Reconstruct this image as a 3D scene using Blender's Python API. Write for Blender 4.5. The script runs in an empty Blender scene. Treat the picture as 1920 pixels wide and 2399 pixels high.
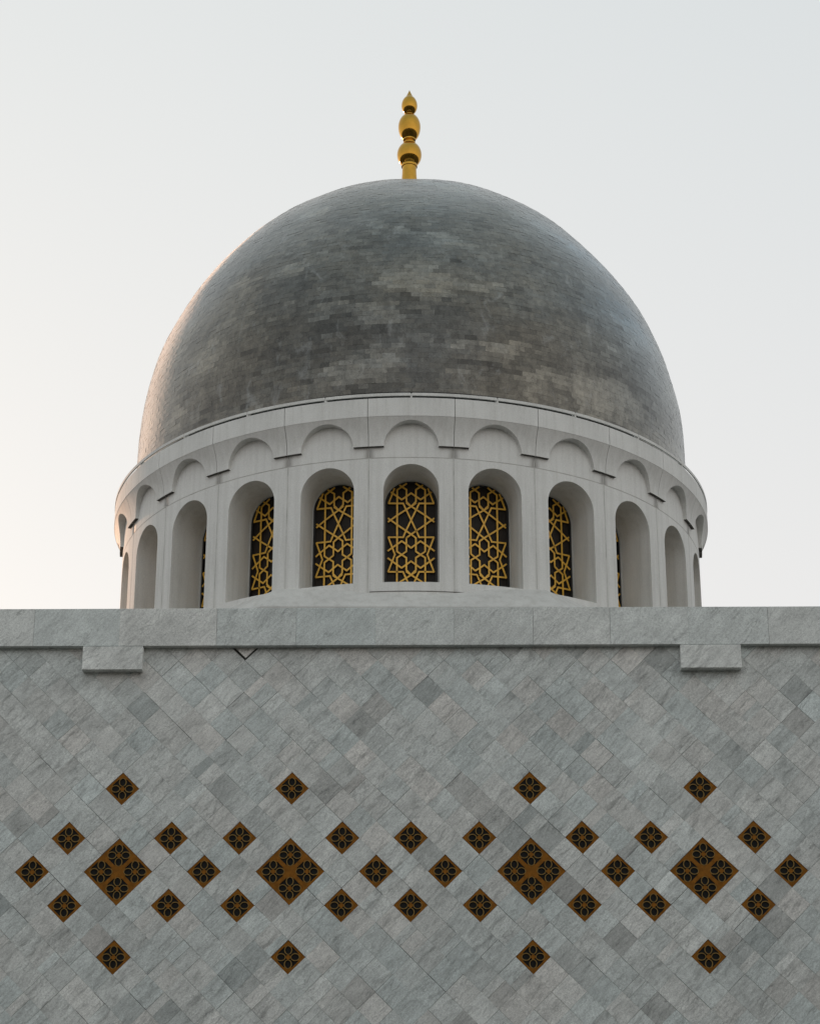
import bpy, bmesh, math, random
import numpy as np
from mathutils import Vector, Matrix

# ------------------------------------------------------------------ camera, sky, sun, exposure
S = bpy.context.scene
COL = S.collection
rng = random.Random(7)
EYE = 1.7

cam_data = bpy.data.cameras.new('camera')
cam = bpy.data.objects.new('camera', cam_data)
COL.objects.link(cam)
cam_data.sensor_fit = 'HORIZONTAL'
cam_data.sensor_width = 36.0
cam_data.lens = 5222.0 / 1920.0 * 36.0
cam_data.clip_start = 0.5
cam_data.clip_end = 6000
cam.matrix_world = (Matrix.Translation((0, -26.965, EYE))
                    @ Matrix.Rotation(math.radians(90 + 23.0638), 4, 'X')
                    @ Matrix.Rotation(0.0017, 4, 'Z'))
S.camera = cam

SUN_EL, SUN_AZ = math.radians(10.0), math.radians(-33.0)     # azimuth from +Y towards +X
world = bpy.data.worlds.new('World')
S.world = world
world.use_nodes = True
wt = world.node_tree
bg = wt.nodes['Background']
sky = wt.nodes.new('ShaderNodeTexSky')
sky.sky_type = 'NISHITA'
sky.sun_disc = False
sky.sun_elevation = SUN_EL
sky.sun_rotation = SUN_AZ
sky.air_density = 1.0
sky.dust_density = 2.0
sky.ozone_density = 1.0
# thick pale evening haze: whiter and brighter towards the horizon, all the way round
tc = wt.nodes.new('ShaderNodeTexCoord')
sx = wt.nodes.new('ShaderNodeSeparateXYZ')
wt.links.new(tc.outputs['Generated'], sx.inputs[0])
hz = wt.nodes.new('ShaderNodeValToRGB')
wt.links.new(sx.outputs['Z'], hz.inputs[0])
cr = hz.color_ramp
cr.elements[0].position = 0.0
cr.elements[0].color = (0.807, 0.762, 0.749, 1)
cr.elements[1].position = 1.0
cr.elements[1].color = (0.501, 0.598, 0.626, 1)
# scattering is strongest towards and away from the sun (cosine squared of the angle to it)
dot = wt.nodes.new('ShaderNodeVectorMath')
dot.operation = 'DOT_PRODUCT'
wt.links.new(tc.outputs['Generated'], dot.inputs[0])
dot.inputs[1].default_value = (math.sin(SUN_AZ), math.cos(SUN_AZ), 0)
sq = wt.nodes.new('ShaderNodeMath')
sq.operation = 'MULTIPLY'
wt.links.new(dot.outputs['Value'], sq.inputs[0])
wt.links.new(dot.outputs['Value'], sq.inputs[1])
phase = wt.nodes.new('ShaderNodeVectorMath')
phase.operation = 'SCALE'
phase.inputs[0].default_value = (0.176, 0.133, 0.092)
wt.links.new(sq.outputs[0], phase.inputs['Scale'])
air = wt.nodes.new('ShaderNodeVectorMath')
air.operation = 'ADD'
wt.links.new(hz.outputs[0], air.inputs[0])
wt.links.new(phase.outputs[0], air.inputs[1])
# Background strength is 0.1: the haze colour is scaled up by ten, the clear sky shines through it at a fifth
wadd = wt.nodes.new('ShaderNodeMix')
wadd.data_type = 'RGBA'
wadd.blend_type = 'ADD'
wadd.inputs['Factor'].default_value = 1.0
thin = wt.nodes.new('ShaderNodeVectorMath')
thin.operation = 'SCALE'
thin.inputs['Scale'].default_value = 0.20
thick = wt.nodes.new('ShaderNodeVectorMath')
thick.operation = 'SCALE'
thick.inputs['Scale'].default_value = 10.0
wt.links.new(sky.outputs[0], thin.inputs[0])
wt.links.new(air.outputs[0], thick.inputs[0])
wt.links.new(thin.outputs[0], wadd.inputs['A'])
wt.links.new(thick.outputs[0], wadd.inputs['B'])
wt.links.new(wadd.outputs['Result'], bg.inputs['Color'])
bg.inputs['Strength'].default_value = 0.1

sun_data = bpy.data.lights.new('sun', 'SUN')
sun_data.energy = 3.0
sun_data.angle = math.radians(2.0)
sun_data.color = (1.0, 0.60, 0.38)
sun = bpy.data.objects.new('sun', sun_data)
COL.objects.link(sun)
sdir = Vector((math.sin(SUN_AZ) * math.cos(SUN_EL), math.cos(SUN_AZ) * math.cos(SUN_EL), math.sin(SUN_EL)))
sun.rotation_euler = sdir.to_track_quat('Z', 'Y').to_euler()
sun.location = (-30, 30, 40)

S.render.engine = 'CYCLES'
S.view_settings.view_transform = 'Standard'
S.view_settings.look = 'None'
S.view_settings.exposure = 0.0
S.view_settings.gamma = 1.0
S.view_settings.use_curve_mapping = False
S.cycles.max_bounces = 6

# ------------------------------------------------------------------ materials
class NT:
    """tiny helper round a material's node tree"""
    def __init__(self, name):
        self.m = bpy.data.materials.new(name)
        self.m.use_nodes = True
        self.t = self.m.node_tree
        self.b = self.t.nodes['Principled BSDF']
    def n(self, kind, **kw):
        nd = self.t.nodes.new(kind)
        for k, v in kw.items():
            setattr(nd, k, v)
        return nd
    def l(self, a, b):
        self.t.links.new(a, b)
    def attr(self, name, kind='GEOMETRY'):
        return self.n('ShaderNodeAttribute', attribute_name=name, attribute_type=kind)
    def math(self, op, a, b=None, c=None):
        nd = self.n('ShaderNodeMath', operation=op)
        for i, v in enumerate((a, b, c)):
            if v is None: continue
            if isinstance(v, (int, float)): nd.inputs[i].default_value = v
            else: self.l(v, nd.inputs[i])
        return nd.outputs[0]
    def vmath(self, op, a, b=None):
        nd = self.n('ShaderNodeVectorMath', operation=op)
        for i, v in enumerate((a, b)):
            if v is None: continue
            if isinstance(v, tuple): nd.inputs[i].default_value = v
            else: self.l(v, nd.inputs[i])
        return nd.outputs[0]
    def noise(self, vec, scale, detail=4, rough=0.55, dist=0.0):
        nd = self.n('ShaderNodeTexNoise')
        if vec is not None: self.l(vec, nd.inputs['Vector'])
        nd.inputs['Scale'].default_value = scale
        nd.inputs['Detail'].default_value = detail
        nd.inputs['Roughness'].default_value = rough
        nd.inputs['Distortion'].default_value = dist
        return nd.outputs['Fac']
    def ramp(self, fac, *stops):
        nd = self.n('ShaderNodeValToRGB')
        self.l(fac, nd.inputs[0])
        r = nd.color_ramp
        while len(r.elements) < len(stops): r.elements.new(0.5)
        for e, (p, c) in zip(r.elements, stops):
            e.position = p
            e.color = (c, c, c, 1) if isinstance(c, (int, float)) else (*c, 1)
        return nd.outputs[0]
    def mix(self, fac, a, b, blend='MIX'):
        nd = self.n('ShaderNodeMix', data_type='RGBA', blend_type=blend)
        for s, v in (('Factor', fac), ('A', a), ('B', b)):
            if isinstance(v, (int, float)): nd.inputs[s].default_value = v
            elif isinstance(v, tuple): nd.inputs[s].default_value = (*v, 1)
            else: self.l(v, nd.inputs[s])
        return nd.outputs['Result']
    def coord(self, which='Object'):
        return self.n('ShaderNodeTexCoord').outputs[which]
    def mapping(self, vec, rot=(0, 0, 0), scale=(1, 1, 1), loc=(0, 0, 0)):
        nd = self.n('ShaderNodeMapping')
        self.l(vec, nd.inputs['Vector'])
        nd.inputs['Rotation'].default_value = rot
        nd.inputs['Scale'].default_value = scale
        nd.inputs['Location'].default_value = loc
        return nd.outputs[0]
    def bump(self, h, strength, dist):
        nd = self.n('ShaderNodeBump')
        nd.inputs['Strength'].default_value = strength
        nd.inputs['Distance'].default_value = dist
        self.l(h, nd.inputs['Height'])
        self.l(nd.outputs[0], self.b.inputs['Normal'])
    def out(self, col=None, rough=0.6, metal=0.0, spec=0.5):
        if isinstance(col, tuple): self.b.inputs['Base Color'].default_value = (*col, 1)
        elif col is not None: self.l(col, self.b.inputs['Base Color'])
        if isinstance(rough, (int, float)): self.b.inputs['Roughness'].default_value = rough
        else: self.l(rough, self.b.inputs['Roughness'])
        self.b.inputs['Metallic'].default_value = metal
        self.b.inputs['Specular IOR Level'].default_value = spec
        return self.m

def mat_marble(name, size=1.0, strength=1.0):
    m = NT(name)
    p = m.vmath('ADD', m.coord('Object'), m.attr('seed').outputs['Vector'])
    # veins run up to the right across every slab
    pr = m.mapping(p, rot=(0, math.radians(47), 0))
    warp = m.n('ShaderNodeTexNoise'); m.l(p, warp.inputs['Vector']); warp.inputs['Scale'].default_value = 5 / size
    wv = m.vmath('MULTIPLY', warp.outputs['Color'], (0.10, 0.10, 0.10))
    pw = m.vmath('ADD', pr, wv)
    st = m.mapping(pw, scale=(1.6 / size, 6 / size, 8.0 / size))
    streak = m.noise(st, 1.6, 6, 0.62)
    st2 = m.mapping(pw, scale=(4 / size, 12 / size, 26 / size))
    fine = m.noise(st2, 1.6, 5, 0.7)
    cloud = m.noise(p, 3.0 / size, 4, 0.6)
    speck = m.noise(p, 95, 3, 0.7)
    tone = m.attr('tone').outputs['Fac']
    tint = m.attr('tint').outputs['Fac']
    base = m.mix(tint, (0.580, 0.628, 0.616), (0.662, 0.652, 0.622))
    v = m.ramp(streak, (0.27, 0.58), (0.45, 0.97), (0.66, 1.09))
    v2 = m.ramp(fine, (0.30, 0.68), (0.48, 1.0), (0.72, 1.12))
    v3 = m.ramp(cloud, (0.30, 0.88), (0.62, 1.10))
    v4 = m.mix(1.0, m.ramp(speck, (0.36, 0.76), (0.50, 1.0), (0.70, 1.18)), m.ramp(m.noise(p, 38, 3, 0.7), (0.34, 0.86), (0.68, 1.12)), 'MULTIPLY')
    c = m.mix(strength, base, v, 'MULTIPLY')
    c = m.mix(0.4 + 0.6 * strength, c, v2, 'MULTIPLY')
    c = m.mix(1.0, c, v3, 'MULTIPLY')
    c = m.mix(1.0, c, v4, 'MULTIPLY')
    # a few sharp dark veins
    vein = m.noise(m.mapping(pw, scale=(1.1 / size, 3 / size, 5.5 / size), loc=(7, 3, 1)), 1.3, 3, 0.5, 0.6)
    d = m.math('ABSOLUTE', m.math('SUBTRACT', vein, 0.62))
    vmask = m.ramp(d, (0.0, 0.62), (0.014, 1.0))
    c = m.mix(0.75, c, m.mix(1.0, c, vmask, 'MULTIPLY'))
    drift = m.noise(m.coord('Object'), 0.9, 3, 0.6)
    c = m.mix(1.0, c, m.ramp(drift, (0.3, 0.92), (0.7, 1.08)), 'MULTIPLY')
    tcol = m.n('ShaderNodeCombineColor')
    for i in range(3): m.l(tone, tcol.inputs[i])
    c = m.mix(1.0, c, tcol.outputs[0], 'MULTIPLY')
    m.bump(fine, 0.15, 0.004)
    return m.out(c, rough=m.ramp(cloud, (0.3, 0.48), (0.7, 0.62)), spec=0.35)

def mat_plaster(name, col, dirt=0.25, streaks=True):
    m = NT(name)
    p = m.coord('Object')
    big = m.noise(p, 0.9, 5, 0.6)
    small = m.noise(p, 45, 4, 0.7)
    drip = m.noise(m.mapping(p, scale=(6, 6, 0.35)), 1.0, 5, 0.65)
    c = m.mix(1.0, col, m.ramp(big, (0.3, 1.0 - dirt * 0.45), (0.65, 1.04)), 'MULTIPLY')
    c = m.mix(1.0, c, m.ramp(small, (0.3, 0.90), (0.7, 1.08)), 'MULTIPLY')
    if streaks:
        c = m.mix(1.0, c, m.ramp(drip, (0.32, (1 - dirt * 0.7, 1 - dirt * 0.72, 1 - dirt * 0.78)), (0.55, 1.0)), 'MULTIPLY')
    m.bump(small, 0.25, 0.006)
    return m.out(c, rough=0.72, spec=0.3)

def mat_dome(name):
    m = NT(name)
    p = m.coord('Object')
    shade = m.attr('shade').outputs['Fac']
    warm = m.attr('warm').outputs['Fac']
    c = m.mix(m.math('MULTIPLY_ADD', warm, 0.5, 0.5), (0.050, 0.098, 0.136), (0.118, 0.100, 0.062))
    sc = m.n('ShaderNodeCombineColor')
    for i in range(3): m.l(shade, sc.inputs[i])
    c = m.mix(1.0, c, sc.outputs[0], 'MULTIPLY')
    mott = m.noise(p, 7.0, 6, 0.68, 0.4)
    c = m.mix(1.0, c, m.ramp(mott, (0.30, 0.62), (0.5, 0.98), (0.70, 1.38)), 'MULTIPLY')
    grain = m.noise(p, 48, 3, 0.7)
    c = m.mix(1.0, c, m.ramp(grain, (0.32, 0.76), (0.68, 1.24)), 'MULTIPLY')
    drip = m.noise(m.mapping(p, scale=(5, 5, 0.5)), 1.0, 5, 0.6)
    c = m.mix(1.0, c, m.ramp(drip, (0.34, 0.84), (0.52, 1.0), (0.70, 1.12)), 'MULTIPLY')
    # pale lime smears
    lime = m.noise(m.mapping(p, scale=(1.3, 1.3, 0.8), loc=(3.1, 0, 1.7)), 1.6, 7, 0.70, 0.7)
    c = m.mix(m.ramp(lime, (0.580, 0.0), (0.68, 0.26)), c, (0.30, 0.32, 0.315))
    rough = m.ramp(mott, (0.3, 0.24), (0.7, 0.36))
    m.bump(m.math('ADD', mott, grain), 0.08, 0.006)
    m.b.inputs['IOR'].default_value = 1.75
    m.b.inputs['Sheen Weight'].default_value = 1.0
    m.b.inputs['Sheen Roughness'].default_value = 0.37
    mat = m.out(c, rough=rough, spec=0.5)
    # dirty tiles are duller: the polish follows the same tones
    lum = m.n('ShaderNodeRGBToBW'); m.l(c, lum.inputs[0])
    m.l(m.math('MINIMUM', m.math('MULTIPLY_ADD', lum.outputs[0], 3.5, 0.15), 0.95), m.b.inputs['Specular IOR Level'])
    return mat

def mat_simple(name, col, rough, metal=0.0, spec=0.5, var=0.12, scale=20, bump=0.0):
    m = NT(name)
    p = m.coord('Object')
    nz = m.noise(p, scale, 4, 0.65)
    c = m.mix(1.0, col, m.ramp(nz, (0.3, 1 - var), (0.7, 1 + var)), 'MULTIPLY')
    if bump: m.bump(nz, bump, 0.004)
    return m.out(c, rough=rough, metal=metal, spec=spec)

M_TILE = mat_marble('grey_marble_tile')
M_COPE = mat_marble('grey_marble_coping', 1.15, 0.45)
M_BRACKET = mat_marble('veined_marble_block', 1.3, 1.0)
M_MORTAR = mat_simple('dark_mortar', (0.07, 0.07, 0.066), 0.9, spec=0.1)
M_WHITE = mat_plaster('white_precast_concrete', (0.748, 0.750, 0.726), 0.18)
M_WHITE2 = mat_plaster('white_rendered_plinth', (0.60, 0.595, 0.57), 0.2)
M_JAMB = mat_plaster('white_body_plaster', (0.6, 0.6, 0.58), 0.3)
M_SEAL = mat_simple('grey_joint_sealant', (0.55, 0.545, 0.52), 0.8, spec=0.2, var=0.2, scale=3)
M_CJOINT = mat_simple('grey_cornice_joint', (0.30, 0.295, 0.28), 0.85, spec=0.15, var=0.4, scale=3)
M_SOOT = mat_simple('dark_edge', (0.12, 0.115, 0.105), 0.85, spec=0.15, var=0.4, scale=8)
M_GAP = mat_simple('dark_gutter_inside', (0.03, 0.03, 0.028), 0.9, spec=0.1)  # near-black stands in for shade in the gutter gaps
M_DOME = mat_dome('weathered_dome_tile')
M_DMORT = mat_simple('dome_mortar', (0.16, 0.155, 0.14), 0.85, spec=0.2)
M_GOLDP = mat_simple('gold_painted_lattice', (0.80, 0.455, 0.062), 0.36, metal=0.2, var=0.18, scale=6)
M_GOLD = mat_simple('polished_brass', (0.52, 0.285, 0.045), 0.10, metal=1.0, var=0.10, scale=5)
M_FRAME = mat_simple('black_window_frame', (0.012, 0.012, 0.012), 0.45)
M_PANE = mat_simple('brown_window_pane', (0.022, 0.017, 0.013), 0.5, spec=0.2, var=0.35, scale=3)
M_BROWN = mat_simple('ochre_brown_panel', (0.235, 0.090, 0.007), 0.6, spec=0.15, var=0.3, scale=14, bump=0.2)
M_RING = mat_simple('tan_petal_ring', (0.25, 0.155, 0.045), 0.55, spec=0.2, var=0.25, scale=25)
M_BLACK = mat_simple('black_recess', (0.010, 0.010, 0.009), 0.7, spec=0.2)
M_PAVE = mat_simple('courtyard_paving', (0.06, 0.059, 0.056), 0.8, spec=0.2, var=0.2, scale=0.6)
M_LEAF = mat_simple('tree_leaf', (0.045, 0.075, 0.028), 0.6, spec=0.3, var=0.4, scale=0.4)
M_BARK = mat_simple('tree_bark', (0.11, 0.085, 0.06), 0.9, spec=0.1, var=0.3, scale=4)
M_ROOF = mat_simple('dark_roof_membrane', (0.07, 0.07, 0.068), 0.85, spec=0.2, var=0.2, scale=1.5)

# ------------------------------------------------------------------ object helpers
def empty(name, loc, rz=0.0):
    o = bpy.data.objects.new(name, None)
    COL.objects.link(o)
    o.location = loc
    o.rotation_euler = (0, 0, rz)
    return o

def tag(o, **kw):
    for k, v in kw.items(): o[k] = v
    return o

def link(name, me, parent=None, loc=None, rz=0.0):
    o = bpy.data.objects.new(name, me)
    COL.objects.link(o)
    if parent is not None: o.parent = parent
    if loc is not None: o.location = loc
    if rz: o.rotation_euler = (0, 0, rz)
    return o

def mesh(name, v, f, mat, smooth=None, attrs=None, mats=None, fmat=None):
    me = bpy.data.meshes.new(name)
    me.from_pydata([tuple(map(float, p)) for p in v], [], f)
    for mm in (mats or [mat]): me.materials.append(mm)
    if fmat is not None: me.polygons.foreach_set('material_index', fmat)
    for k, (kind, data) in (attrs or {}).items():
        a = me.attributes.new(k, kind, 'POINT')
        a.data.foreach_set('vector' if kind == 'FLOAT_VECTOR' else 'value', np.asarray(data, np.float32).ravel())
    if smooth is not None:
        me.polygons.foreach_set('use_smooth', [True] * len(me.polygons))
        me.set_sharp_from_angle(angle=math.radians(smooth))
    me.update()
    return me

def fix(me):
    """merge doubles and make normals consistent"""
    bm = bmesh.new(); bm.from_mesh(me)
    bmesh.ops.remove_doubles(bm, verts=bm.verts, dist=1e-5)
    bmesh.ops.recalc_face_normals(bm, faces=bm.faces)
    bm.to_mesh(me); bm.free(); me.update()
    return me

def box_vf(x0, x1, y0, y1, z0, z1, base=0):
    v = [(x, y, z) for z in (z0, z1) for y in (y0, y1) for x in (x0, x1)]
    f = [(0, 2, 3, 1), (4, 5, 7, 6), (0, 1, 5, 4), (2, 6, 7, 3), (0, 4, 6, 2), (1, 3, 7, 5)]
    return v, [tuple(base + i for i in q) for q in f]

def bevel_box(name, x0, x1, y0, y1, z0, z1, mat, bev=0.006, attrs=None):
    v, f = box_vf(x0, x1, y0, y1, z0, z1)
    me = mesh(name, v, f, mat)
    bm = bmesh.new(); bm.from_mesh(me)
    bmesh.ops.bevel(bm, geom=list(bm.edges), offset=bev, segments=1, affect='EDGES')
    bm.to_mesh(me); bm.free()
    for k, val in (attrs or {}).items():
        if isinstance(val, (tuple, list)):
            a = me.attributes.new(k, 'FLOAT_VECTOR', 'POINT')
            a.data.foreach_set('vector', np.tile(np.asarray(val, np.float32), len(me.vertices)))
        else:
            a = me.attributes.new(k, 'FLOAT', 'POINT')
            a.data.foreach_set('value', np.full(len(me.vertices), val, np.float32))
    return me

def lathe(name, prof, mat, seg=48, smooth=40):
    v, f = [], []
    for r, z in prof:
        for i in range(seg):
            a = 2 * math.pi * i / seg
            v.append((r * math.cos(a), r * math.sin(a), z))
    for j in range(len(prof) - 1):
        for i in range(seg):
            k = (i + 1) % seg
            f.append((j * seg + i, j * seg + k, (j + 1) * seg + k, (j + 1) * seg + i))
    return mesh(name, v, f, mat, smooth=smooth)

# ------------------------------------------------------------------ ground
gnd = link('ground', mesh('ground', [(-2500, -2500, 0), (2500, -2500, 0), (2500, 2500, 0), (-2500, 2500, 0)], [(0, 1, 2, 3)], M_PAVE))
tag(gnd, kind='structure')

# unseen tree belt added behind the camera to shade the lower wall (mirrored in the brass finial)
tv, tf, tm = [], [], []
tr = np.random.RandomState(5)
for i in range(26):
    x0, y0, H = -52 + i * 4.2 + tr.uniform(-1, 1), -38 + tr.uniform(-3, 3), tr.uniform(18, 24)
    b = len(tv); n = 7
    for z, r in ((0, 0.32), (H * 0.45, 0.2), (H * 0.85, 0.06)):
        for k in range(n): tv.append((x0 + r * math.cos(k * 2 * math.pi / n), y0 + r * math.sin(k * 2 * math.pi / n), z))
    for j in range(2):
        for k in range(n): tf.append((b + j * n + k, b + j * n + (k + 1) % n, b + (j + 1) * n + (k + 1) % n, b + (j + 1) * n + k)); tm.append(1)
    cl = [(tr.normal(0, 1.5), tr.normal(0, 1.5), tr.uniform(0.28, 0.95) * H, tr.uniform(1.0, 2.1)) for _ in range(22)]
    for cx_, cy_, cz_, cr_ in cl:
        for _ in range(60):
            d = tr.normal(0, 1, 3); d /= np.linalg.norm(d)
            p = np.array([x0 + cx_, y0 + cy_, cz_]) + d * cr_ * tr.uniform(0.5, 1.0)
            u = tr.normal(0, 1, 3); u /= np.linalg.norm(u); w_ = np.cross(u, d); w_ /= (np.linalg.norm(w_) + 1e-6)
            s = tr.uniform(0.18, 0.34); b = len(tv)
            for q in (p - u * s, p + w_ * s * 0.6, p + u * s, p - w_ * s * 0.6): tv.append(tuple(q))
            tf.append((b, b + 1, b + 2, b + 3)); tm.append(0)
belt = link('tree_belt', mesh('tree_belt', tv, tf, None, mats=[M_LEAF, M_BARK], fmat=tm))
tag(belt, kind='stuff', label='mass of dark trees along the far side of the courtyard')

# ------------------------------------------------------------------ marble clad hall wall
UX, UZ = 0.42426, 0.42426 * 0.996
ZMID = 8.375
COP_T, COP_B = 11.800, 11.292
hall = empty('prayer_hall', (0.0155, 0, 0), -0.0145)
tag(hall, label='hall with grey marble wall of diagonal tiles and dark flower inlays below the dome', category='building')

v, f = box_vf(-8.6, 8.6, 0.06, 37.5, 0, 11.55)
link('wall_core', mesh('wall_core', v, f, M_JAMB), hall)
v, f = box_vf(-8.55, 8.55, 0.0235, 0.05, 0, 11.50)
link('mortar_bed', mesh('mortar_bed', v, f, M_MORTAR), hall)
v, f = box_vf(-8.58, 8.58, 0.45, 37.4, 11.556, 11.60)
link('roof', mesh('roof', v, f, M_ROOF), hall)

def tile_geo(a0, a1, b0, b1, gaps, tilt, bev=0.0016):
    """one marble tile: a = x+z bands, b = x-z bands, in lattice units; gaps per side in units"""
    ga0, ga1, gb0, gb1 = gaps
    q = [(a0 + ga0, b0 + gb0), (a0 + ga0, b1 - gb1), (a1 - ga1, b1 - gb1), (a1 - ga1, b0 + gb0)]
    ca, cb = (a0 + a1) / 2, (b0 + b1) / 2
    def xz(a, b): return (a + b) / 2 * UX, ZMID + (a - b) / 2 * UZ
    V = []
    for k, (yy, inset) in enumerate(((0.027, 0), (0.0025, 0), (0.0, bev))):
        for a, b in q:
            sa = inset * (1 if a < ca else -1); sb = inset * (1 if b < cb else -1)
            x, z = xz(a + sa, b + sb)
            y = yy
            if k: y += tilt[0] + tilt[1] * (a - ca) + tilt[2] * (b - cb)
            V.append((x, y, z))
    F = [(8, 11, 10, 9)]
    for s in (0, 4):
        for i in range(4):
            j = (i + 1) % 4
            F.append((s + i, s + 4 + i, s + 4 + j, s + j))
    return V, F

inlay = {}
for x, z in ([(-8.5, 2.5), (-3.5, 2.5), (3.5, 2.5), (8.5, 2.5), (-8.5, -2.5), (-3.5, -2.5), (3.5, -2.5), (8.5, -2.5)]
             + [(i, s) for s in (1, -1) for i in (-10, -7, -5, -2, 0, 2, 5, 7, 10)] + [(i, 0) for i in (-11, -6, -1, 1, 6, 11)]):
    inlay[(round(x + z), round(x - z))] = 'small'
big = [(-8.5, 0), (-3.5, 0), (3.5, 0), (8.5, 0)]
taken = set(inlay)
for x, z in big:
    for da in (-0.5, 0.5):
        for db in (-0.5, 0.5):
            taken.add((round(x + z + da), round(x - z + db)))

cells = []
for a in range(-45, 46):
    for b in range(-45, 46):
        x, z = (a + b) / 2, (a - b) / 2
        if abs(x) > 19.5 or z > 7.9 or z < -19: continue
        cells.append((a, b))
cells = [c for c in cells if c != (2, -12)]
cells.sort(key=lambda c: rng.random())
used = set(taken) | {(2, -12)}
tiles = []                     # (a0,a1,b0,b1)
for a, b in cells:
    if (a, b) in used: continue
    r = rng.random()
    if r < 0.13 and (a, b + 1) not in used:
        used |= {(a, b), (a, b + 1)}
        if rng.random() < 0.5:   # a long slab cut off centre: two uneven pieces
            c = b + 1 + rng.choice((-0.33, 0.3, 0.0)) - 0.5
            tiles += [(a - .5, a + .5, b - .5, c + .0), (a - .5, a + .5, c, b + 1.5)]
        else:
            tiles.append((a - .5, a + .5, b - .5, b + 1.5))
    elif r < 0.20:
        used.add((a, b))
        c = b + rng.choice((-0.12, 0.0, 0.15))
        tiles += [(a - .5, a + .5, b - .5, c), (a - .5, a + .5, c, b + .5)]
    else:
        used.add((a, b))
        tiles.append((a - .5, a + .5, b - .5, b + .5))

tiles.append((1.5, 2.5, -12.5, -11.5))
def tile_attr(n):
    r = rng.random()
    if r < 0.09: tone = rng.uniform(0.72, 0.86)
    elif r < 0.20: tone = rng.uniform(1.06, 1.16)
    else: tone = rng.uniform(0.95, 1.05)
    seed = [rng.uniform(-40, 40) for _ in range(3)]
    tint = min(1, max(0, rng.gauss(0.42, 0.30)))
    return seed, tone, tint

def xz_of(t):
    ca, cb = (t[0] + t[1]) / 2, (t[2] + t[3]) / 2
    return (ca + cb) / 2, (ca - cb) / 2
tiles = [t for t in tiles if (ZMID + (xz_of(t)[1]) * UZ) < COP_T - 0.28 and (ZMID + (xz_of(t)[1] - 1.1) * UZ) > 0]
infr = [t for t in tiles if abs(xz_of(t)[0]) < 11.7 and -4.45 < xz_of(t)[1] < 7]
infr.sort(key=lambda t: (-((t[1] - t[0]) * (t[3] - t[2]) > 1.2), xz_of(t)[1]))
single = set(infr[:300])
SV, SF, SS, ST, SI = [], [], [], [], []
for t in tiles:
    g = [rng.choices((0.0003, 0.0015, 0.004, 0.009), (44, 20, 20, 16))[0] for _ in range(4)]
    tl = (rng.gauss(0, 0.0004), rng.gauss(0, 0.0009), rng.gauss(0, 0.0009))
    if t == (1.5, 2.5, -12.5, -11.5): g = [0.10, 0.002, 0.002, 0.08]     # open, broken joint under the coping
    V, F = tile_geo(*t, g, tl)
    seed, tone, tint = tile_attr(0)
    if t in single:
        n = len(V)
        me = mesh('marble_tile', V, F, M_TILE, attrs={'seed': ('FLOAT_VECTOR', seed * n), 'tone': ('FLOAT', [tone] * n), 'tint': ('FLOAT', [tint] * n)})
        link('marble_tile', me, hall)
    else:
        b0 = len(SV)
        SV += V; SF += [tuple(b0 + i for i in q) for q in F]
        SS += seed * len(V); ST += [tone] * len(V); SI += [tint] * len(V)
me = mesh('marble_tiles', SV, SF, M_TILE, attrs={'seed': ('FLOAT_VECTOR', SS), 'tone': ('FLOAT', ST), 'tint': ('FLOAT', SI)})
tag(link('marble_tiles', me, hall), kind='stuff')

# coping slabs and the two blocks hung under them
jx = [-7.63, -6.62, -5.85, -4.84, -3.74, -2.49, -1.47, -0.455, 0.555, 1.565, 2.55, 3.55, 4.57, 5.6, 6.62, 7.65]
jx = [-8.62] + jx + [8.62]
for x0, x1 in zip(jx[:-1], jx[1:]):
    sd = tuple(rng.uniform(-40, 40) for _ in range(3))
    dy = rng.uniform(-0.0015, 0.0015)
    me = bevel_box('coping_slab', x0 + rng.choice((0.0004, 0.0016)), x1 - rng.choice((0.0004, 0.0016)), -0.10 + dy, 0.46, COP_B, COP_T, M_COPE, 0.002,
                   {'seed': sd, 'tone': rng.uniform(1.04, 1.14), 'tint': rng.uniform(0.1, 0.8)})
    link('coping_slab', me, hall)
for x0, x1 in ((-4.19, -3.42), (3.43, 4.20)):
    sd = tuple(rng.uniform(-40, 40) for _ in range(3))
    me = bevel_box('coping_bracket', x0, x1, -0.122, 0.06, 10.965, COP_B - 0.014, M_BRACKET, 0.005, {'seed': sd, 'tone': 1.16, 'tint': 0.6})
    link('coping_bracket', me, hall)

# flower inlays ------------------------------------------------------------
# drawn in units of half a diagonal: n = north petal
def ell(cy, rx, ry, t): return rx * math.cos(t), cy + ry * math.sin(t)
def petal_hole(n=20):
    P = []
    for i in range(n):
        t = 2 * math.pi * i / n
        x, y = ell(0.405, 0.178, 0.225, t)
        P.append((x, y))
    # pointed outer tip
    P = [(x * (1 - 0.9 * max(0, (y - 0.53) / 0.11) ** 2 * 0.5) if y > 0.53 else x, y) for x, y in P]
    k = max(range(n), key=lambda i: P[i][1]); P[k] = (0, 0.68)
    return P
def side_hole():
    """dark spandrel between the north and east petals"""
    N = []
    for i in range(14):
        t = math.radians(40 - i * 122 / 13)
        N.append(ell(0.405, 0.222, 0.258, t))
    N = [(x, y) for x, y in N if x < y - 0.03]
    return [(0.235, 0.585)] + N + [(y, x) for x, y in reversed(N)] + [(0.585, 0.235)]
def rot4(P, k):
    for _ in range(k): P = [(y, -x) for x, y in P]
    return P

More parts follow.
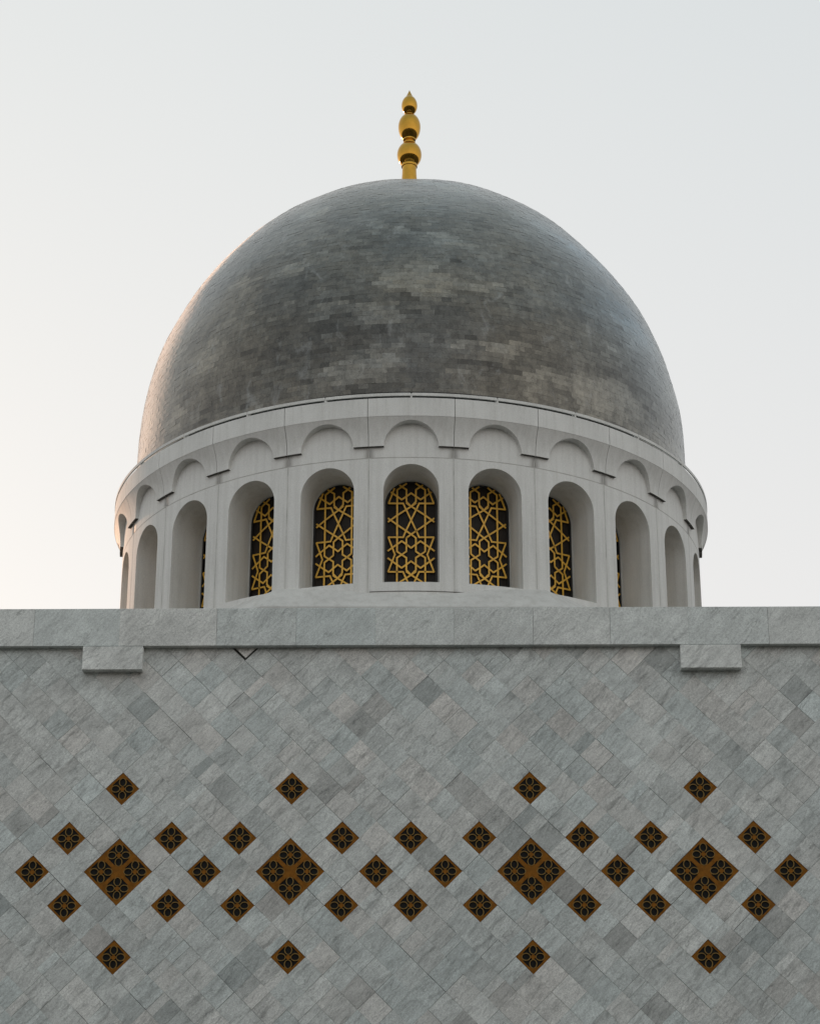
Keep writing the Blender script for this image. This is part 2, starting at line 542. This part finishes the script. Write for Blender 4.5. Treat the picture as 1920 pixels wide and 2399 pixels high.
from mathutils.geometry import delaunay_2d_cdt
def holed_plate(name, loops, thick, mat, s):
    """flat plate with cut-outs; lies in x-z, front towards -y. loops[0] is the outline; s scales it"""
    P, faces = [], []
    for L in loops:
        if sum(p[0] * q[1] - q[0] * p[1] for p, q in zip(L, L[1:] + L[:1])) < 0: L = L[::-1]
        b = len(P); P += [Vector(p) for p in L]; faces.append(list(range(b, b + len(L))))
    edges = [(f[i], f[(i + 1) % len(f)]) for f in faces for i in range(len(f))]
    vo, eo, fo = delaunay_2d_cdt(P, edges, [], 0, 1e-7)[:3]
    def inside(p, L):
        c = False
        for (x0, y0), (x1, y1) in zip(L, L[1:] + L[:1]):
            if (y0 > p[1]) != (y1 > p[1]) and p[0] < (x1 - x0) * (p[1] - y0) / (y1 - y0) + x0: c = not c
        return c
    keep = []
    for f in fo:
        ce = (sum(vo[i].x for i in f) / 3, sum(vo[i].y for i in f) / 3)
        if inside(ce, loops[0]) and not any(inside(ce, L) for L in loops[1:]): keep.append(f)
    bm = bmesh.new()
    vs = [bm.verts.new((p.x * s, -thick / 2, p.y * s * 0.996)) for p in vo]
    for f in keep: bm.faces.new([vs[i] for i in f])
    bmesh.ops.delete(bm, geom=[q for q in bm.verts if not q.link_faces], context='VERTS')
    ext = bmesh.ops.extrude_face_region(bm, geom=list(bm.faces))
    bmesh.ops.translate(bm, verts=[g for g in ext['geom'] if isinstance(g, bmesh.types.BMVert)], vec=(0, thick, 0))
    bmesh.ops.recalc_face_normals(bm, faces=bm.faces)
    me = bpy.data.meshes.new(name); bm.to_mesh(me); bm.free()
    me.materials.append(mat)
    return me

def flower_loops(cx, cy):
    L = []
    for k in range(4):
        L.append([(x + cx, y + cy) for x, y in rot4(petal_hole(), k)])
        L.append([(x + cx, y + cy) for x, y in rot4(side_hole(), k)])
    return L

HD = UX / 2                         # half diagonal of a small inlay
e = 0.985
small_plate = holed_plate('inlay_plate', [[(0, e), (e, 0), (0, -e), (-e, 0)]] + flower_loops(0, 0), 0.012, M_BROWN, HD)
e = 1.985
lp = [[(0, e), (e, 0), (0, -e), (-e, 0)]]
for cx_, cy_ in ((0, 1), (1, 0), (0, -1), (-1, 0)): lp += flower_loops(cx_ * 0.985, cy_ * 0.985)
big_plate = holed_plate('inlay_plate_large', lp, 0.012, M_BROWN, HD)

def ring_mesh():
    n = 28
    v, f = [], []
    for i in range(n):
        t = 2 * math.pi * i / n
        xo, zo = ell(0.0, 0.232, 0.268, t); xi, zi = ell(0.0, 0.172, 0.218, t)
        for (x, z, y) in ((xo, zo, 0.004), (xo * 0.97, zo * 0.97, -0.0035), (xi * 1.03, zi * 1.03, -0.0035), (xi, zi, 0.004)):
            v.append((x * HD, y, z * HD))
    for i in range(n):
        j = (i + 1) % n
        for k in range(3): f.append((i * 4 + k, j * 4 + k, j * 4 + k + 1, i * 4 + k + 1))
    return fix(mesh('petal_ring', v, f, M_RING, smooth=50))
RINGS = []
for k in range(4):
    me = ring_mesh()
    me.transform(Matrix.Rotation(math.radians(90) * k, 4, 'Y'))
    RINGS.append(me)
PET = [(0, 0.405), (0.405, 0), (0, -0.405), (-0.405, 0)]
def back_mesh(s):
    return mesh('recess_backing', [(0, 0, s), (s, 0, 0), (0, 0, -s), (-s, 0, 0)], [(0, 3, 2, 1)], M_BLACK)
BACK1, BACK2 = back_mesh(HD * 0.99), back_mesh(HD * 1.99)

def add_inlay(x, z, large):
    o = link('flower_inlay_large' if large else 'flower_inlay', big_plate if large else small_plate, hall, (x * UX, 0.0130 + rng.uniform(-0.0015, 0.0015), ZMID + z * UZ))
    o['label'] = 'large brown diamond inlay of four black flowers' if large else 'small brown diamond inlay with one black four-petal flower'
    link('recess_backing', BACK2 if large else BACK1, o, (0, 0.0047, 0))
    for cx_, cy_ in (((0, .985), (.985, 0), (0, -.985), (-.985, 0)) if large else ((0, 0),)):
        for k in range(4):
            link('petal_ring', RINGS[k], o, ((cx_ + PET[k][0]) * HD, -0.006, (cy_ + PET[k][1]) * HD * 0.996))
for (a, b) in inlay: add_inlay((a + b) / 2, (a - b) / 2, False)
for x, z in big: add_inlay(x, z, True)

# ------------------------------------------------------------------ drum under the dome
AX, AY = 0.023, 18.853
R = 6.320
ZR = 11.60                                     # roof level = base of the drum
drum = empty('drum', (AX, AY, ZR))
tag(drum, label='white round drum with tall arched windows carrying the grey dome', category='drum')
zl = lambda z: z + EYE - ZR                    # height above the camera -> drum coordinates
Z_BOT, Z_SILL, Z_GROOVE = zl(14.95), zl(15.376), zl(17.972)
WIN_W = 0.540
Z_WTOP = zl(17.834); Z_SPR = Z_WTOP - WIN_W
Z_UP = zl(19.10)
F_T, F_B, C_B = zl(19.163), zl(18.768), zl(18.199)
HALF = math.radians(7.5)
DEEP = 0.84
STEP = math.radians(15)

def on_cyl(x, z, r=R): return (x, -math.sqrt(r * r - x * x), z)

def panel_mesh():
    gap = 0.013
    xe = R * math.sin(HALF) - gap
    zt = Z_GROOVE - 0.010
    v, f = [], []
    def quad(p):
        b = len(v); v.extend(p); f.append((b, b + 1, b + 2, b + 3))
    def patch(xs, z0, z1):
        for x0, x1 in zip(xs[:-1], xs[1:]):
            quad([on_cyl(x0, z0), on_cyl(x1, z0), on_cyl(x1, z1), on_cyl(x0, z1)])
    w = WIN_W
    left = np.linspace(-xe, -w, 4); right = np.linspace(w, xe, 4)
    arch = [(-w * math.cos(math.pi * i / 28), Z_SPR + w * math.sin(math.pi * i / 28)) for i in range(29)]
    ax = [p[0] for p in arch]
    for xs in (left, right):
        patch(xs, Z_SILL, Z_SPR); patch(xs, Z_SPR, zt); patch(xs, Z_BOT, Z_SILL)
    patch(ax, Z_BOT, Z_SILL)
    for (x0, z0), (x1, z1) in zip(arch[:-1], arch[1:]):
        quad([on_cyl(x0, z0), on_cyl(x1, z1), on_cyl(x1, zt), on_cyl(x0, zt)])
    # reveal
    hole = [(ax[i], Z_SILL) for i in range(len(ax))][::-1] + arch
    yi = -(R - DEEP)
    inner = [(x * 0.985, yi, z) for x, z in hole]
    n = len(hole)
    for i in range(n):
        j = (i + 1) % n
        p, q = on_cyl(*hole[i]), on_cyl(*hole[j])
        if (Vector(p) - Vector(q)).length < 1e-6: continue
        quad([p, q, inner[j], inner[i]])
    # edges of the slab
    rb = R - 0.03
    for x in (-xe, xe):
        quad([on_cyl(x, Z_BOT), on_cyl(x, zt), on_cyl(x, zt, rb), on_cyl(x, Z_BOT, rb)])
    xs = list(left) + ax[1:-1] + list(right)
    for x0, x1 in zip(xs[:-1], xs[1:]):
        quad([on_cyl(x0, zt), on_cyl(x1, zt), on_cyl(x1, zt, rb), on_cyl(x0, zt, rb)])
    me = fix(mesh('window_panel', v, f, M_WHITE))
    me.polygons.foreach_set('use_smooth', [True] * len(me.polygons))
    me.set_sharp_from_angle(angle=math.radians(30))
    return me

def upper_mesh():
    xe = R * math.sin(HALF) - 0.009
    xs = np.linspace(-xe, xe, 13); z0, z1 = Z_GROOVE + 0.010, Z_UP
    v, f = [], []
    for x in xs: v += [on_cyl(x, z0, R - 0.03), on_cyl(x, z0), on_cyl(x, z1)]
    for i in range(len(xs) - 1):
        f += [(3 * i, 3 * i + 3, 3 * i + 4, 3 * i + 1), (3 * i + 1, 3 * i + 4, 3 * i + 5, 3 * i + 2)]
    b = len(v)
    for s in (0, len(xs) - 1):
        v += [on_cyl(xs[s], z0), on_cyl(xs[s], z1), on_cyl(xs[s], z1, R - 0.03), on_cyl(xs[s], z0, R - 0.03)]
    f += [(b, b + 1, b + 2, b + 3), (b + 4, b + 7, b + 6, b + 5)]
    return fix(mesh('frieze_panel', v, f, M_WHITE, smooth=30))

RF, RC = R * 1.035, R + 0.070
def r_cove(z):
    t = min(1, max(0, (z - C_B) / (F_B - C_B)))
    return RC + (RF - 0.006 - RC) * t ** 2.1

def cornice_mesh():
    """a segment of projecting cornice, arch in the middle, half a foot on either side"""
    ge = 0.007 / RF
    w = 0.530 / R
    a1 = HALF - ge
    arch_h = zl(18.700) - C_B
    angs = list(np.linspace(-a1, -w, 5))[:-1] + [-w * math.cos(math.pi * i / 32) for i in range(33)] + list(np.linspace(w, a1, 5))[1:]
    def low(a):
        if abs(a) >= w - 1e-9: return C_B
        return C_B + arch_h * math.sqrt(max(0, 1 - (a / w) ** 2))
    NR = 10
    v, f, fm = [], [], []
    rows = 0
    def P(a, r, z): return (r * math.sin(a), -r * math.cos(a), z)
    cols = []
    for a in angs:
        zb = low(a)
        c = [P(a, R - 0.02, zb)]
        for k in range(NR + 1):
            z = zb + (F_B - zb) * k / NR
            c.append(P(a, r_cove(z), z))
        c += [P(a, RF, F_B + 0.002), P(a, RF, F_T - 0.006), P(a, RF - 0.006, F_T), P(a, R - 0.35, F_T)]
        cols.append(c)
    m = len(cols[0])
    for c in cols: v += c
    for i in range(len(cols) - 1):
        for k in range(m - 1):
            f.append((i * m + k, (i + 1) * m + k, (i + 1) * m + k + 1, i * m + k + 1))
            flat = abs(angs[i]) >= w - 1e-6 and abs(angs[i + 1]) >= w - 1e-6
            fm.append(1 if (k == 0 and flat) else 0)  # flat undersides of the feet get the darker colour
    for i in (0, len(cols) - 1):
        b = len(v)
        v += [tuple(p) for p in cols[i]] + [P(angs[i], R - 0.02, z) for z in (F_T, C_B)]
        f.append(tuple(range(b, b + m - 1)) + (b + m, b + m + 1)); fm.append(0)
    me = mesh('cornice_panel', v, f, None, mats=[M_WHITE, M_SOOT], fmat=fm)
    bm = bmesh.new(); bm.from_mesh(me)
    bmesh.ops.recalc_face_normals(bm, faces=bm.faces)
    bm.to_mesh(me); bm.free()
    me.polygons.foreach_set('use_smooth', [True] * len(me.polygons))
    me.set_sharp_from_angle(angle=math.radians(24))
    return me

def arc_box(name, a0, a1, r0, r1, z0, z1, mat, n=10):
    v, f = [], []
    for a in np.linspace(a0, a1, n):
        for r, z in ((r0, z0), (r1, z0), (r1, z1), (r0, z1)):
            v.append((r * math.sin(a), -r * math.cos(a), z))
    for i in range(n - 1):
        for k in range(4):
            l = (k + 1) % 4
            f.append((i * 4 + k, i * 4 + l, (i + 1) * 4 + l, (i + 1) * 4 + k))
    f += [(0, 1, 2, 3), tuple((n - 1) * 4 + k for k in (3, 2, 1, 0))]
    return fix(mesh(name, v, f, mat, smooth=30))

# pane, frame and lattice -----------------------------------------------------
PW = WIN_W * 0.985
YI = -(R - DEEP)
def arch_outline(w, z0, ztop, n=24):
    zs = ztop - w
    return [(-w, z0), (w, z0)] + [(w * math.cos(math.pi * i / n), zs + w * math.sin(math.pi * i / n)) for i in range(n + 1)]
PT = Z_WTOP - 0.004
def frame_mesh():
    o = arch_outline(PW - 0.002, Z_SILL + 0.002, PT - 0.002)
    i_ = arch_outline(PW - 0.050, Z_SILL + 0.05, PT - 0.050)
    v, f = [], []
    for (x, z) in o: v.append((x, YI - 0.035, z))
    for (x, z) in i_: v.append((x, YI - 0.035, z))
    for (x, z) in i_: v.append((x, YI + 0.01, z))
    n = len(o)
    for k in range(n):
        j = (k + 1) % n
        f += [(k, j, n + j, n + k), (n + k, n + j, 2 * n + j, 2 * n + k)]
    return fix(mesh('window', v, f, M_FRAME))
def pane_mesh():
    o = arch_outline(PW - 0.03, Z_SILL + 0.02, PT - 0.03)
    return mesh('pane', [(x, YI, z) for x, z in o], [tuple(range(len(o)))], M_PANE)
def bead_mesh():
    o = arch_outline(PW - 0.001, Z_SILL + 0.001, PT - 0.001)
    i_ = arch_outline(PW - 0.014, Z_SILL + 0.014, PT - 0.014)
    n = len(o); v = [(x, YI - 0.060, z) for x, z in o] + [(x, YI - 0.060, z) for x, z in i_] + [(x, YI - 0.03, z) for x, z in i_]
    f = []
    for k in range(n):
        j = (k + 1) % n
        f += [(k, j, n + j, n + k), (n + k, n + j, 2 * n + j, 2 * n + k)]
    return fix(mesh('bead', v, f, M_WHITE2))

def grille_mesh():
    c = 813.0
    segs = []
    def pl(*pts):
        for p, q in zip(pts[:-1], pts[1:]): segs.append((p, q))
    def both(*pts):
        pl(*pts); pl(*[(2 * c - x, y) for x, y in pts])
    def star(o):                       # 675..1222
        both((465, 675 + o), (690, 675 + o), (735, 775 + o), (c, 945 + o), (893, 1118 + o), (936, 1222 + o), (1162, 1222 + o))
        both((740, 670 + o), (c, 724 + o), (597, 868 + o), (462, 972 + o))
        both((740, 1232 + o), (c, 1174 + o), (597, 1020 + o), (462, 918 + o))
        both((597, 675 + o), (597, 1222 + o))
    def cluster(o):                    # 1222..1775
        both((597, 1222 + o), (597, 1450 + o), (668, 1502 + o), (740, 1550 + o), (740, 1745 + o), (c, 1825 + o))
        both((740, 1232 + o), (740, 1450 + o), (668, 1502 + o), (597, 1550 + o), (597, 1775 + o))
        both((668, 1285 + o), (740, 1335 + o), (c, 1393 + o))
        both((668, 1285 + o), (530, 1385 + o), (460, 1440 + o))
        both((668, 1712 + o), (740, 1660 + o), (c, 1606 + o))
        both((668, 1712 + o), (530, 1612 + o), (460, 1558 + o))
        both((465, 1228 + o), (565, 1500 + o), (465, 1770 + o))
        both((465, 1775 + o), (690, 1775 + o))
    cluster(-1100); star(0); cluster(0); star(1100)
    ppm = 760.0
    top = PT
    v, f = [], []
    hw, th = 0.0162, 0.012
    def conv(p): return Vector(((p[0] - c) / 786.0, top - (p[1] - 300) / ppm))
    wi = PW - 0.045; zs = PT - PW
    def inside(p):
        if p.y < Z_SILL + 0.03 or abs(p.x) > wi: return False
        return p.y < zs or (p.x ** 2 + (p.y - zs) ** 2) < wi * wi
    k = 0
    for p, q in segs:
        p, q = conv(p), conv(q)
        n = 24
        ins = [t for t in range(n + 1) if inside(p.lerp(q, t / n))]
        if not ins or ins[0] == ins[-1]: continue
        p, q = p.lerp(q, ins[0] / n), p.lerp(q, ins[-1] / n)
        d = (q - p).normalized(); nn = Vector((-d.y, d.x)) * hw
        p, q = p - d * hw * 0.55, q + d * hw * 0.55
        k += 1
        y0 = YI - 0.052 - 0.0006 * (k % 9); y1 = y0 + th
        b = len(v)
        for y in (y0, y1):
            for s in (p - nn, q - nn, q + nn, p + nn): v.append((s.x, y, s.y))
        f += [(b, b + 1, b + 2, b + 3), (b + 4, b + 7, b + 6, b + 5)] + [(b + i, b + 4 + i, b + 4 + (i + 1) % 4, b + (i + 1) % 4) for i in range(4)]
    return fix2(mesh('grille', v, f, M_GOLDP))
def fix2(me):
    bm = bmesh.new(); bm.from_mesh(me); bmesh.ops.recalc_face_normals(bm, faces=bm.faces); bm.to_mesh(me); bm.free(); return me

ME_PANEL, ME_UP, ME_COR = panel_mesh(), upper_mesh(), cornice_mesh()
ME_WIN, ME_PANE, ME_GRILLE, ME_BEAD = frame_mesh(), pane_mesh(), grille_mesh(), bead_mesh()
ge = 0.014 / RF
ME_GUT = arc_box('gutter_strip', -HALF + ge, HALF - ge, RF - 0.02, RF + 0.008, F_T + 0.040, F_T + 0.100, M_WHITE)
ME_TAB = arc_box('gutter_clip', -0.020 / RF, 0.020 / RF, RF - 0.10, RF - 0.002, F_T + 0.001, F_T + 0.090, M_WHITE, 3)
for k in range(24):
    a = STEP * k
    link('window_panel', ME_PANEL, drum, rz=a)
    link('frieze_panel', ME_UP, drum, rz=a)
    link('cornice_panel', ME_COR, drum, rz=a)
    w_ = link('window', ME_WIN, drum, rz=a)
    link('pane', ME_PANE, w_); link('grille', ME_GRILLE, w_); link('bead', ME_BEAD, w_)
    link('gutter_strip', ME_GUT, drum, rz=a + HALF)
    link('gutter_clip', ME_TAB, drum, rz=a)
# sealant seen at the bottom of the joints
v, f = [], []
def strip(a0, a1, z0, z1, r, n=3):
    b = len(v)
    for a in np.linspace(a0, a1, n):
        v.append((r * math.sin(a), -r * math.cos(a), z0)); v.append((r * math.sin(a), -r * math.cos(a), z1))
    for i in range(n - 1): f.append((b + 2 * i, b + 2 * i + 2, b + 2 * i + 3, b + 2 * i + 1))
for k in range(24):
    a = STEP * k + HALF
    strip(a - 0.012, a + 0.012, Z_BOT, Z_UP, R - 0.003)
strip(0, 2 * math.pi, Z_GROOVE - 0.03, Z_GROOVE + 0.03, R - 0.004, 145)
link('joint_sealant', mesh('joint_sealant', v, f, M_SEAL, smooth=30), drum)
v, f = [], []
for z in list(np.linspace(C_B, F_B, 8)) + [F_T]:
    r = (r_cove(z) if z < F_T else RF) - 0.014
    for s in (-0.006, 0.006): v.append((r * math.sin(s), -r * math.cos(s), z))
for i in range(8): f.append((2 * i, 2 * i + 1, 2 * i + 3, 2 * i + 2))
ME_CS = mesh('cornice_joint', v, f, M_CJOINT, smooth=50)
for k in range(24): link('cornice_joint', ME_CS, drum, rz=STEP * k + HALF)
# gutter back wall, coloured black for the shade inside the gap
link('gutter_trough', lathe('gutter_trough', [(RF - 0.10, F_T + 0.001), (RF - 0.10, F_T + 0.088), (R - 0.3, F_T + 0.088)], M_GAP, 144), drum)

# black ring added for the shaded gap between gutter and dome foot
link('gap_ring', lathe('gap_ring', [(RF - 0.16, F_T + 0.088), (6.16, F_T + 0.24), (6.15, F_T + 0.318), (6.05, F_T + 0.32)], M_GAP, 144), drum)
link('base_joint', arc_box('base_joint', -0.125, 0.165, R - 0.01, R + 0.006, zl(15.178), zl(15.192), M_SOOT, 14), drum)
# octagonal skirt at the foot of the drum
def octa(ap, z): 
    rr = ap / math.cos(math.radians(22.5))
    return [(rr * math.sin(math.radians(22.5 + 45 * k)), -rr * math.cos(math.radians(22.5 + 45 * k)), z) for k in range(8)]
rings = [octa(6.80, 0.0), octa(6.80, zl(14.69)), octa(6.78, zl(14.72)), octa(6.12, zl(15.30)), octa(5.3, zl(15.31))]
v, f = [], []
for r_ in rings: v += r_
for j in range(len(rings) - 1):
    for i in range(8):
        k = (i + 1) % 8
        f.append((j * 8 + i, j * 8 + k, (j + 1) * 8 + k, (j + 1) * 8 + i))
link('skirt', mesh('skirt', v, f, M_WHITE2), drum)

# ------------------------------------------------------------------ dome
ZD = 19.06 + EYE                               # foot of the dome, on top of the cornice
dome = empty('dome', (AX, AY, ZD))
tag(dome, label='large weathered grey dome clad in small stone tiles', category='dome')
D_B, D_H, D_R, D_ZC, N1, N2 = 19.488 + EYE - ZD, 7.650, 6.1165, 20.656 + EYE - ZD, 1.793, 2.139
TOP = D_B + D_H
def prof_r(z):
    s = (z - D_ZC) / (TOP - D_ZC)
    if s >= 0: return D_R * max(0.0, 1 - s ** N1) ** (1 / N2)
    return D_R * math.sqrt(max(0, 1 - (s * 0.6) ** 2))
zz = np.concatenate([np.linspace(0, D_B, 6)[:-1], D_B + (1 - (1 - np.linspace(0, 1, 400)) ** 2.0) * D_H])
rr = np.array([prof_r(z) for z in zz])
arc = np.concatenate([[0], np.cumsum(np.hypot(np.diff(zz), np.diff(rr)))])

# lattice noise used for patches of replaced, washed or stained tiles
nrs = np.random.RandomState(11)
TAB = nrs.rand(64, 64)
def vnoise(x, y, px):
    xi = np.floor(x).astype(int); yi = np.floor(y).astype(int)
    fx = x - xi; fy = y - yi
    fx = fx * fx * (3 - 2 * fx); fy = fy * fy * (3 - 2 * fy)
    g = lambda i, j: TAB[(i % px) % 64, j % 64]
    return (g(xi, yi) * (1 - fx) * (1 - fy) + g(xi + 1, yi) * fx * (1 - fy) + g(xi, yi + 1) * (1 - fx) * fy + g(xi + 1, yi + 1) * fx * fy)
def fbm(u, s, px, sy):
    # u in turns 0..1, s arc length
    t = 0; amp = 0.5; tot = 0
    for o in range(4):
        t = t + amp * vnoise(u * px * 2 ** o, s * sy * 2 ** o + 17.3 * o, px * 2 ** o); tot += amp; amp *= 0.55
    return t / tot
def wob(u, s):
    """the shell is not perfectly true"""
    return 0.050 * (vnoise(u * 14, s * 0.55, 14) - 0.5) + 0.034 * (vnoise(u * 30 , s * 1.3 + 5, 30) - 0.5)

CH, TW = 0.110, 0.235
courses = int(arc[-1] / CH)
allV, allF, allS, allW, cnt = [], [], [], [], 0
singles = []
for c in range(courses):
    s0, s1 = c * CH, (c + 1) * CH - 0.0014
    if c == courses - 1: s1 = arc[-1] - 0.02
    z0, z1 = np.interp([s0, s1], arc, zz); r0, r1 = np.interp([s0, s1], arc, rr)
    n = max(10, int(2 * math.pi * r0 / TW))
    off = (c % 2) * 0.5 + nrs.uniform(-0.12, 0.12)
    ed = np.arange(n) + off + nrs.uniform(-0.16, 0.16, n)
    a0 = ed * 2 * np.pi / n
    a1 = np.roll(ed, -1).copy(); a1[-1] += n; a1 = a1 * 2 * np.pi / n - 0.0016 / max(r0, 0.4)
    am = (a0 + a1) / 2
    u = (am / (2 * np.pi)) % 1.0
    sm = (s0 + s1) / 2
    big_ = fbm((u + 0.055) % 1, np.full(n, sm), 9, 0.42)
    med = fbm((u + 0.37) % 1, np.full(n, sm + 3.1), 34, 1.7)
    rnd = nrs.rand(n)
    sh = 0.84 + 0.72 * (big_ - 0.5) + 0.8 * (med - 0.5) + 0.26 * (rnd - 0.5)
    sh += np.where(nrs.rand(n) < 0.05, -0.22, 0) + np.where(nrs.rand(n) < 0.05, 0.22, 0)
    for _ in range(max(1, n // 45)):          # short runs of darker or paler replacement tiles
        q = nrs.randint(n); ln = nrs.randint(1, 5); sh[(q + np.arange(ln)) % n] += nrs.choice((-0.30, -0.22, 0.18))
    hi = fbm((u + 0.11) % 1, np.full(n, sm * 1.4 + 9.7), 26, 1.0)
    sh += np.clip((hi - 0.60) / 0.08, 0, 1) * 0.7
    sh = np.clip(sh, 0.42, 1.9)
    wm = fbm((u + 0.71) % 1, np.full(n, sm + 21.0), 7, 0.35)
    warm = np.clip(0.62 + 2.0 * (wm - 0.5) - 0.55 * (sm / arc[-1] - 0.35) + 0.25 * (nrs.rand(n) - 0.5), 0, 1)
    # blue-grey tile tint over part of the right flank
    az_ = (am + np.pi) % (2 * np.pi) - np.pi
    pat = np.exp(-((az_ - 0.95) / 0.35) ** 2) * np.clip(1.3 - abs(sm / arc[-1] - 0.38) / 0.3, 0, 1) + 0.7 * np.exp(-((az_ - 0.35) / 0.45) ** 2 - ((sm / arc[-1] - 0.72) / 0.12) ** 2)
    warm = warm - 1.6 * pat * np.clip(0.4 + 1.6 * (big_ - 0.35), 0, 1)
    # a rust tinged patch low on the left
    warm = warm + 0.9 * np.exp(-((az_ + 0.66) / 0.10) ** 2 - ((sm / arc[-1] - 0.32) / 0.05) ** 2)
    # normal of the course
    tz, tr = z1 - z0, r1 - r0
    L = math.hypot(tz, tr); nr, nz = tz / L, -tr / L
    d0 = 0.014 + nrs.normal(0, 0.0006, n); dt = nrs.normal(0, 0.0012, (4, n))
    wb = np.stack([wob((a0 / (2 * np.pi)) % 1, np.full(n, s0)), wob((a1 / (2 * np.pi)) % 1, np.full(n, s0)),
                   wob((a1 / (2 * np.pi)) % 1, np.full(n, s1)), wob((a0 / (2 * np.pi)) % 1, np.full(n, s1))])
    V = np.zeros((n, 8, 3))
    for k, (aa, r_, z_) in enumerate(((a0, r0, z0), (a1, r0, z0), (a1, r1, z1), (a0, r1, z1))):
        for lay in (0, 1):
            d = wb[k] + (d0 + dt[k] if lay else 0.0)
            rad = r_ + nr * d
            V[:, k + 4 * lay, 0] = rad * np.sin(aa); V[:, k + 4 * lay, 1] = -rad * np.cos(aa); V[:, k + 4 * lay, 2] = z_ + nz * d
    # how large each tile shows from the courtyard
    P = V[:, 4:].mean(1)
    N = np.stack([np.sin(am) * nr, -np.cos(am) * nr, np.full(n, nz)], 1)
    eye = np.array([-AX, -26.965 - AY, EYE - ZD])
    to = eye - P; dist = np.linalg.norm(to, axis=1)
    score = (N * to).sum(1) / dist ** 3 * (a1 - a0) * r0 * (s1 - s0)
    vis = P[:, 2] > D_B + 0.05
    for i in range(n):
        singles.append((score[i] if vis[i] else -1, len(allV), i))
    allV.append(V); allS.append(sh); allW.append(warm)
singles.sort(reverse=True)
pick = {}
for sc_, c, i in singles[:300]: pick.setdefault(c, set()).add(i)
BOXF = [(4, 5, 6, 7), (0, 1, 5, 4), (1, 2, 6, 5), (2, 3, 7, 6), (3, 0, 4, 7)]
SV, SF, SS, SW = [], [], [], []
base = 0
for c in range(len(allV)):
    V = allV[c]
    keep = [i for i in range(len(V)) if i not in pick.get(c, ())]
    for i in pick.get(c, ()):
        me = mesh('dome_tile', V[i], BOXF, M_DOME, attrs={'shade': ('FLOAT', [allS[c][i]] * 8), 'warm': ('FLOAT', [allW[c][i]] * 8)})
        link('dome_tile', me, dome)
    K = V[keep].reshape(-1, 3)
    SV.append(K); SS.append(np.repeat(allS[c][keep], 8)); SW.append(np.repeat(allW[c][keep], 8))
    for i in range(len(keep)):
        for q in BOXF: SF.append(tuple(base + 8 * i + k for k in q))
    base += len(K)
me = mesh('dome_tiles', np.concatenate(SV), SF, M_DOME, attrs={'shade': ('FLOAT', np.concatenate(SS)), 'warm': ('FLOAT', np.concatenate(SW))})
tag(link('dome_tiles', me, dome), kind='stuff')
# mortar shell under the tiles
seg, v, f = 200, [], []
js = list(range(0, len(zz), 4)) + [len(zz) - 1]
for j in js:
    uu = np.arange(seg) / seg
    wv = wob(uu, np.full(seg, arc[j]))
    for i in range(seg):
        a = 2 * math.pi * uu[i]; r_ = max(0.001, rr[j] + wv[i] + 0.004)
        v.append((r_ * math.sin(a), -r_ * math.cos(a), zz[j]))
for j in range(len(js) - 1):
    for i in range(seg):
        k = (i + 1) % seg
        f.append((j * seg + i, j * seg + k, (j + 1) * seg + k, (j + 1) * seg + i))
link('dome_shell', mesh('dome_shell', v, f, M_DMORT, smooth=40), dome)

# ------------------------------------------------------------------ finial
FZ = ZD + TOP - 0.05
fin = empty('finial', (-0.030, AY, FZ))
tag(fin, label='polished gold finial of stacked bulbs with a pointed tip on top of the dome', category='finial')
def fz(z): return z + EYE - FZ
def bulb(z0, zc, z1, r0, rc, r1, n=14):
    P = []
    t0 = math.acos(min(1, r0 / rc)); t1 = math.acos(min(1, r1 / rc))
    h0 = (zc - z0) / math.sin(t0); h1 = (z1 - zc) / math.sin(t1)
    for i in range(n + 1):
        t = -t0 + (t0 + t1) * i / n
        P.append((rc * math.cos(t), zc + (h0 if t < 0 else h1) * math.sin(t)))
    return P
link('shaft', lathe('shaft', [(0.215, 0.0), (0.20, 0.4), (0.187, fz(28.10)), (0.176, fz(28.25)), (0.170, fz(28.40)), (0.172, fz(28.47))], M_GOLD), fin)
link('collar', lathe('collar', [(0.15, fz(28.47)), (0.190, fz(28.475)), (0.196, fz(28.50)), (0.190, fz(28.53)), (0.180, fz(28.535)), (0.186, fz(28.55)), (0.16, fz(28.56))], M_GOLD), fin)
link('bulb', lathe('bulb', bulb(fz(28.54), fz(28.815), fz(29.13), 0.180, 0.295, 0.130), M_GOLD), fin)
link('ring', lathe('ring', [(0.12, fz(29.12)), (0.150, fz(29.125)), (0.152, fz(29.15)), (0.118, fz(29.17)), (0.112, fz(29.20)), (0.150, fz(29.225)), (0.153, fz(29.25)), (0.13, fz(29.262))], M_GOLD), fin)
link('bulb', lathe('bulb', bulb(fz(29.25), fz(29.60), fz(29.945), 0.150, 0.270, 0.100), M_GOLD), fin)
link('ring', lathe('ring', [(0.085, fz(29.935)), (0.104, fz(29.94)), (0.106, fz(29.955)), (0.092, fz(29.965)), (0.106, fz(29.978)), (0.10, fz(29.99)), (0.08, fz(29.995))], M_GOLD), fin)
link('bulb', lathe('bulb', bulb(fz(29.985), fz(30.20), fz(30.44), 0.098, 0.193, 0.100), M_GOLD), fin)
link('spike', lathe('spike', [(0.098, fz(30.43)), (0.102, fz(30.437)), (0.096, fz(30.445)), (0.045, fz(30.55)), (0.002, fz(30.655))], M_GOLD), fin)
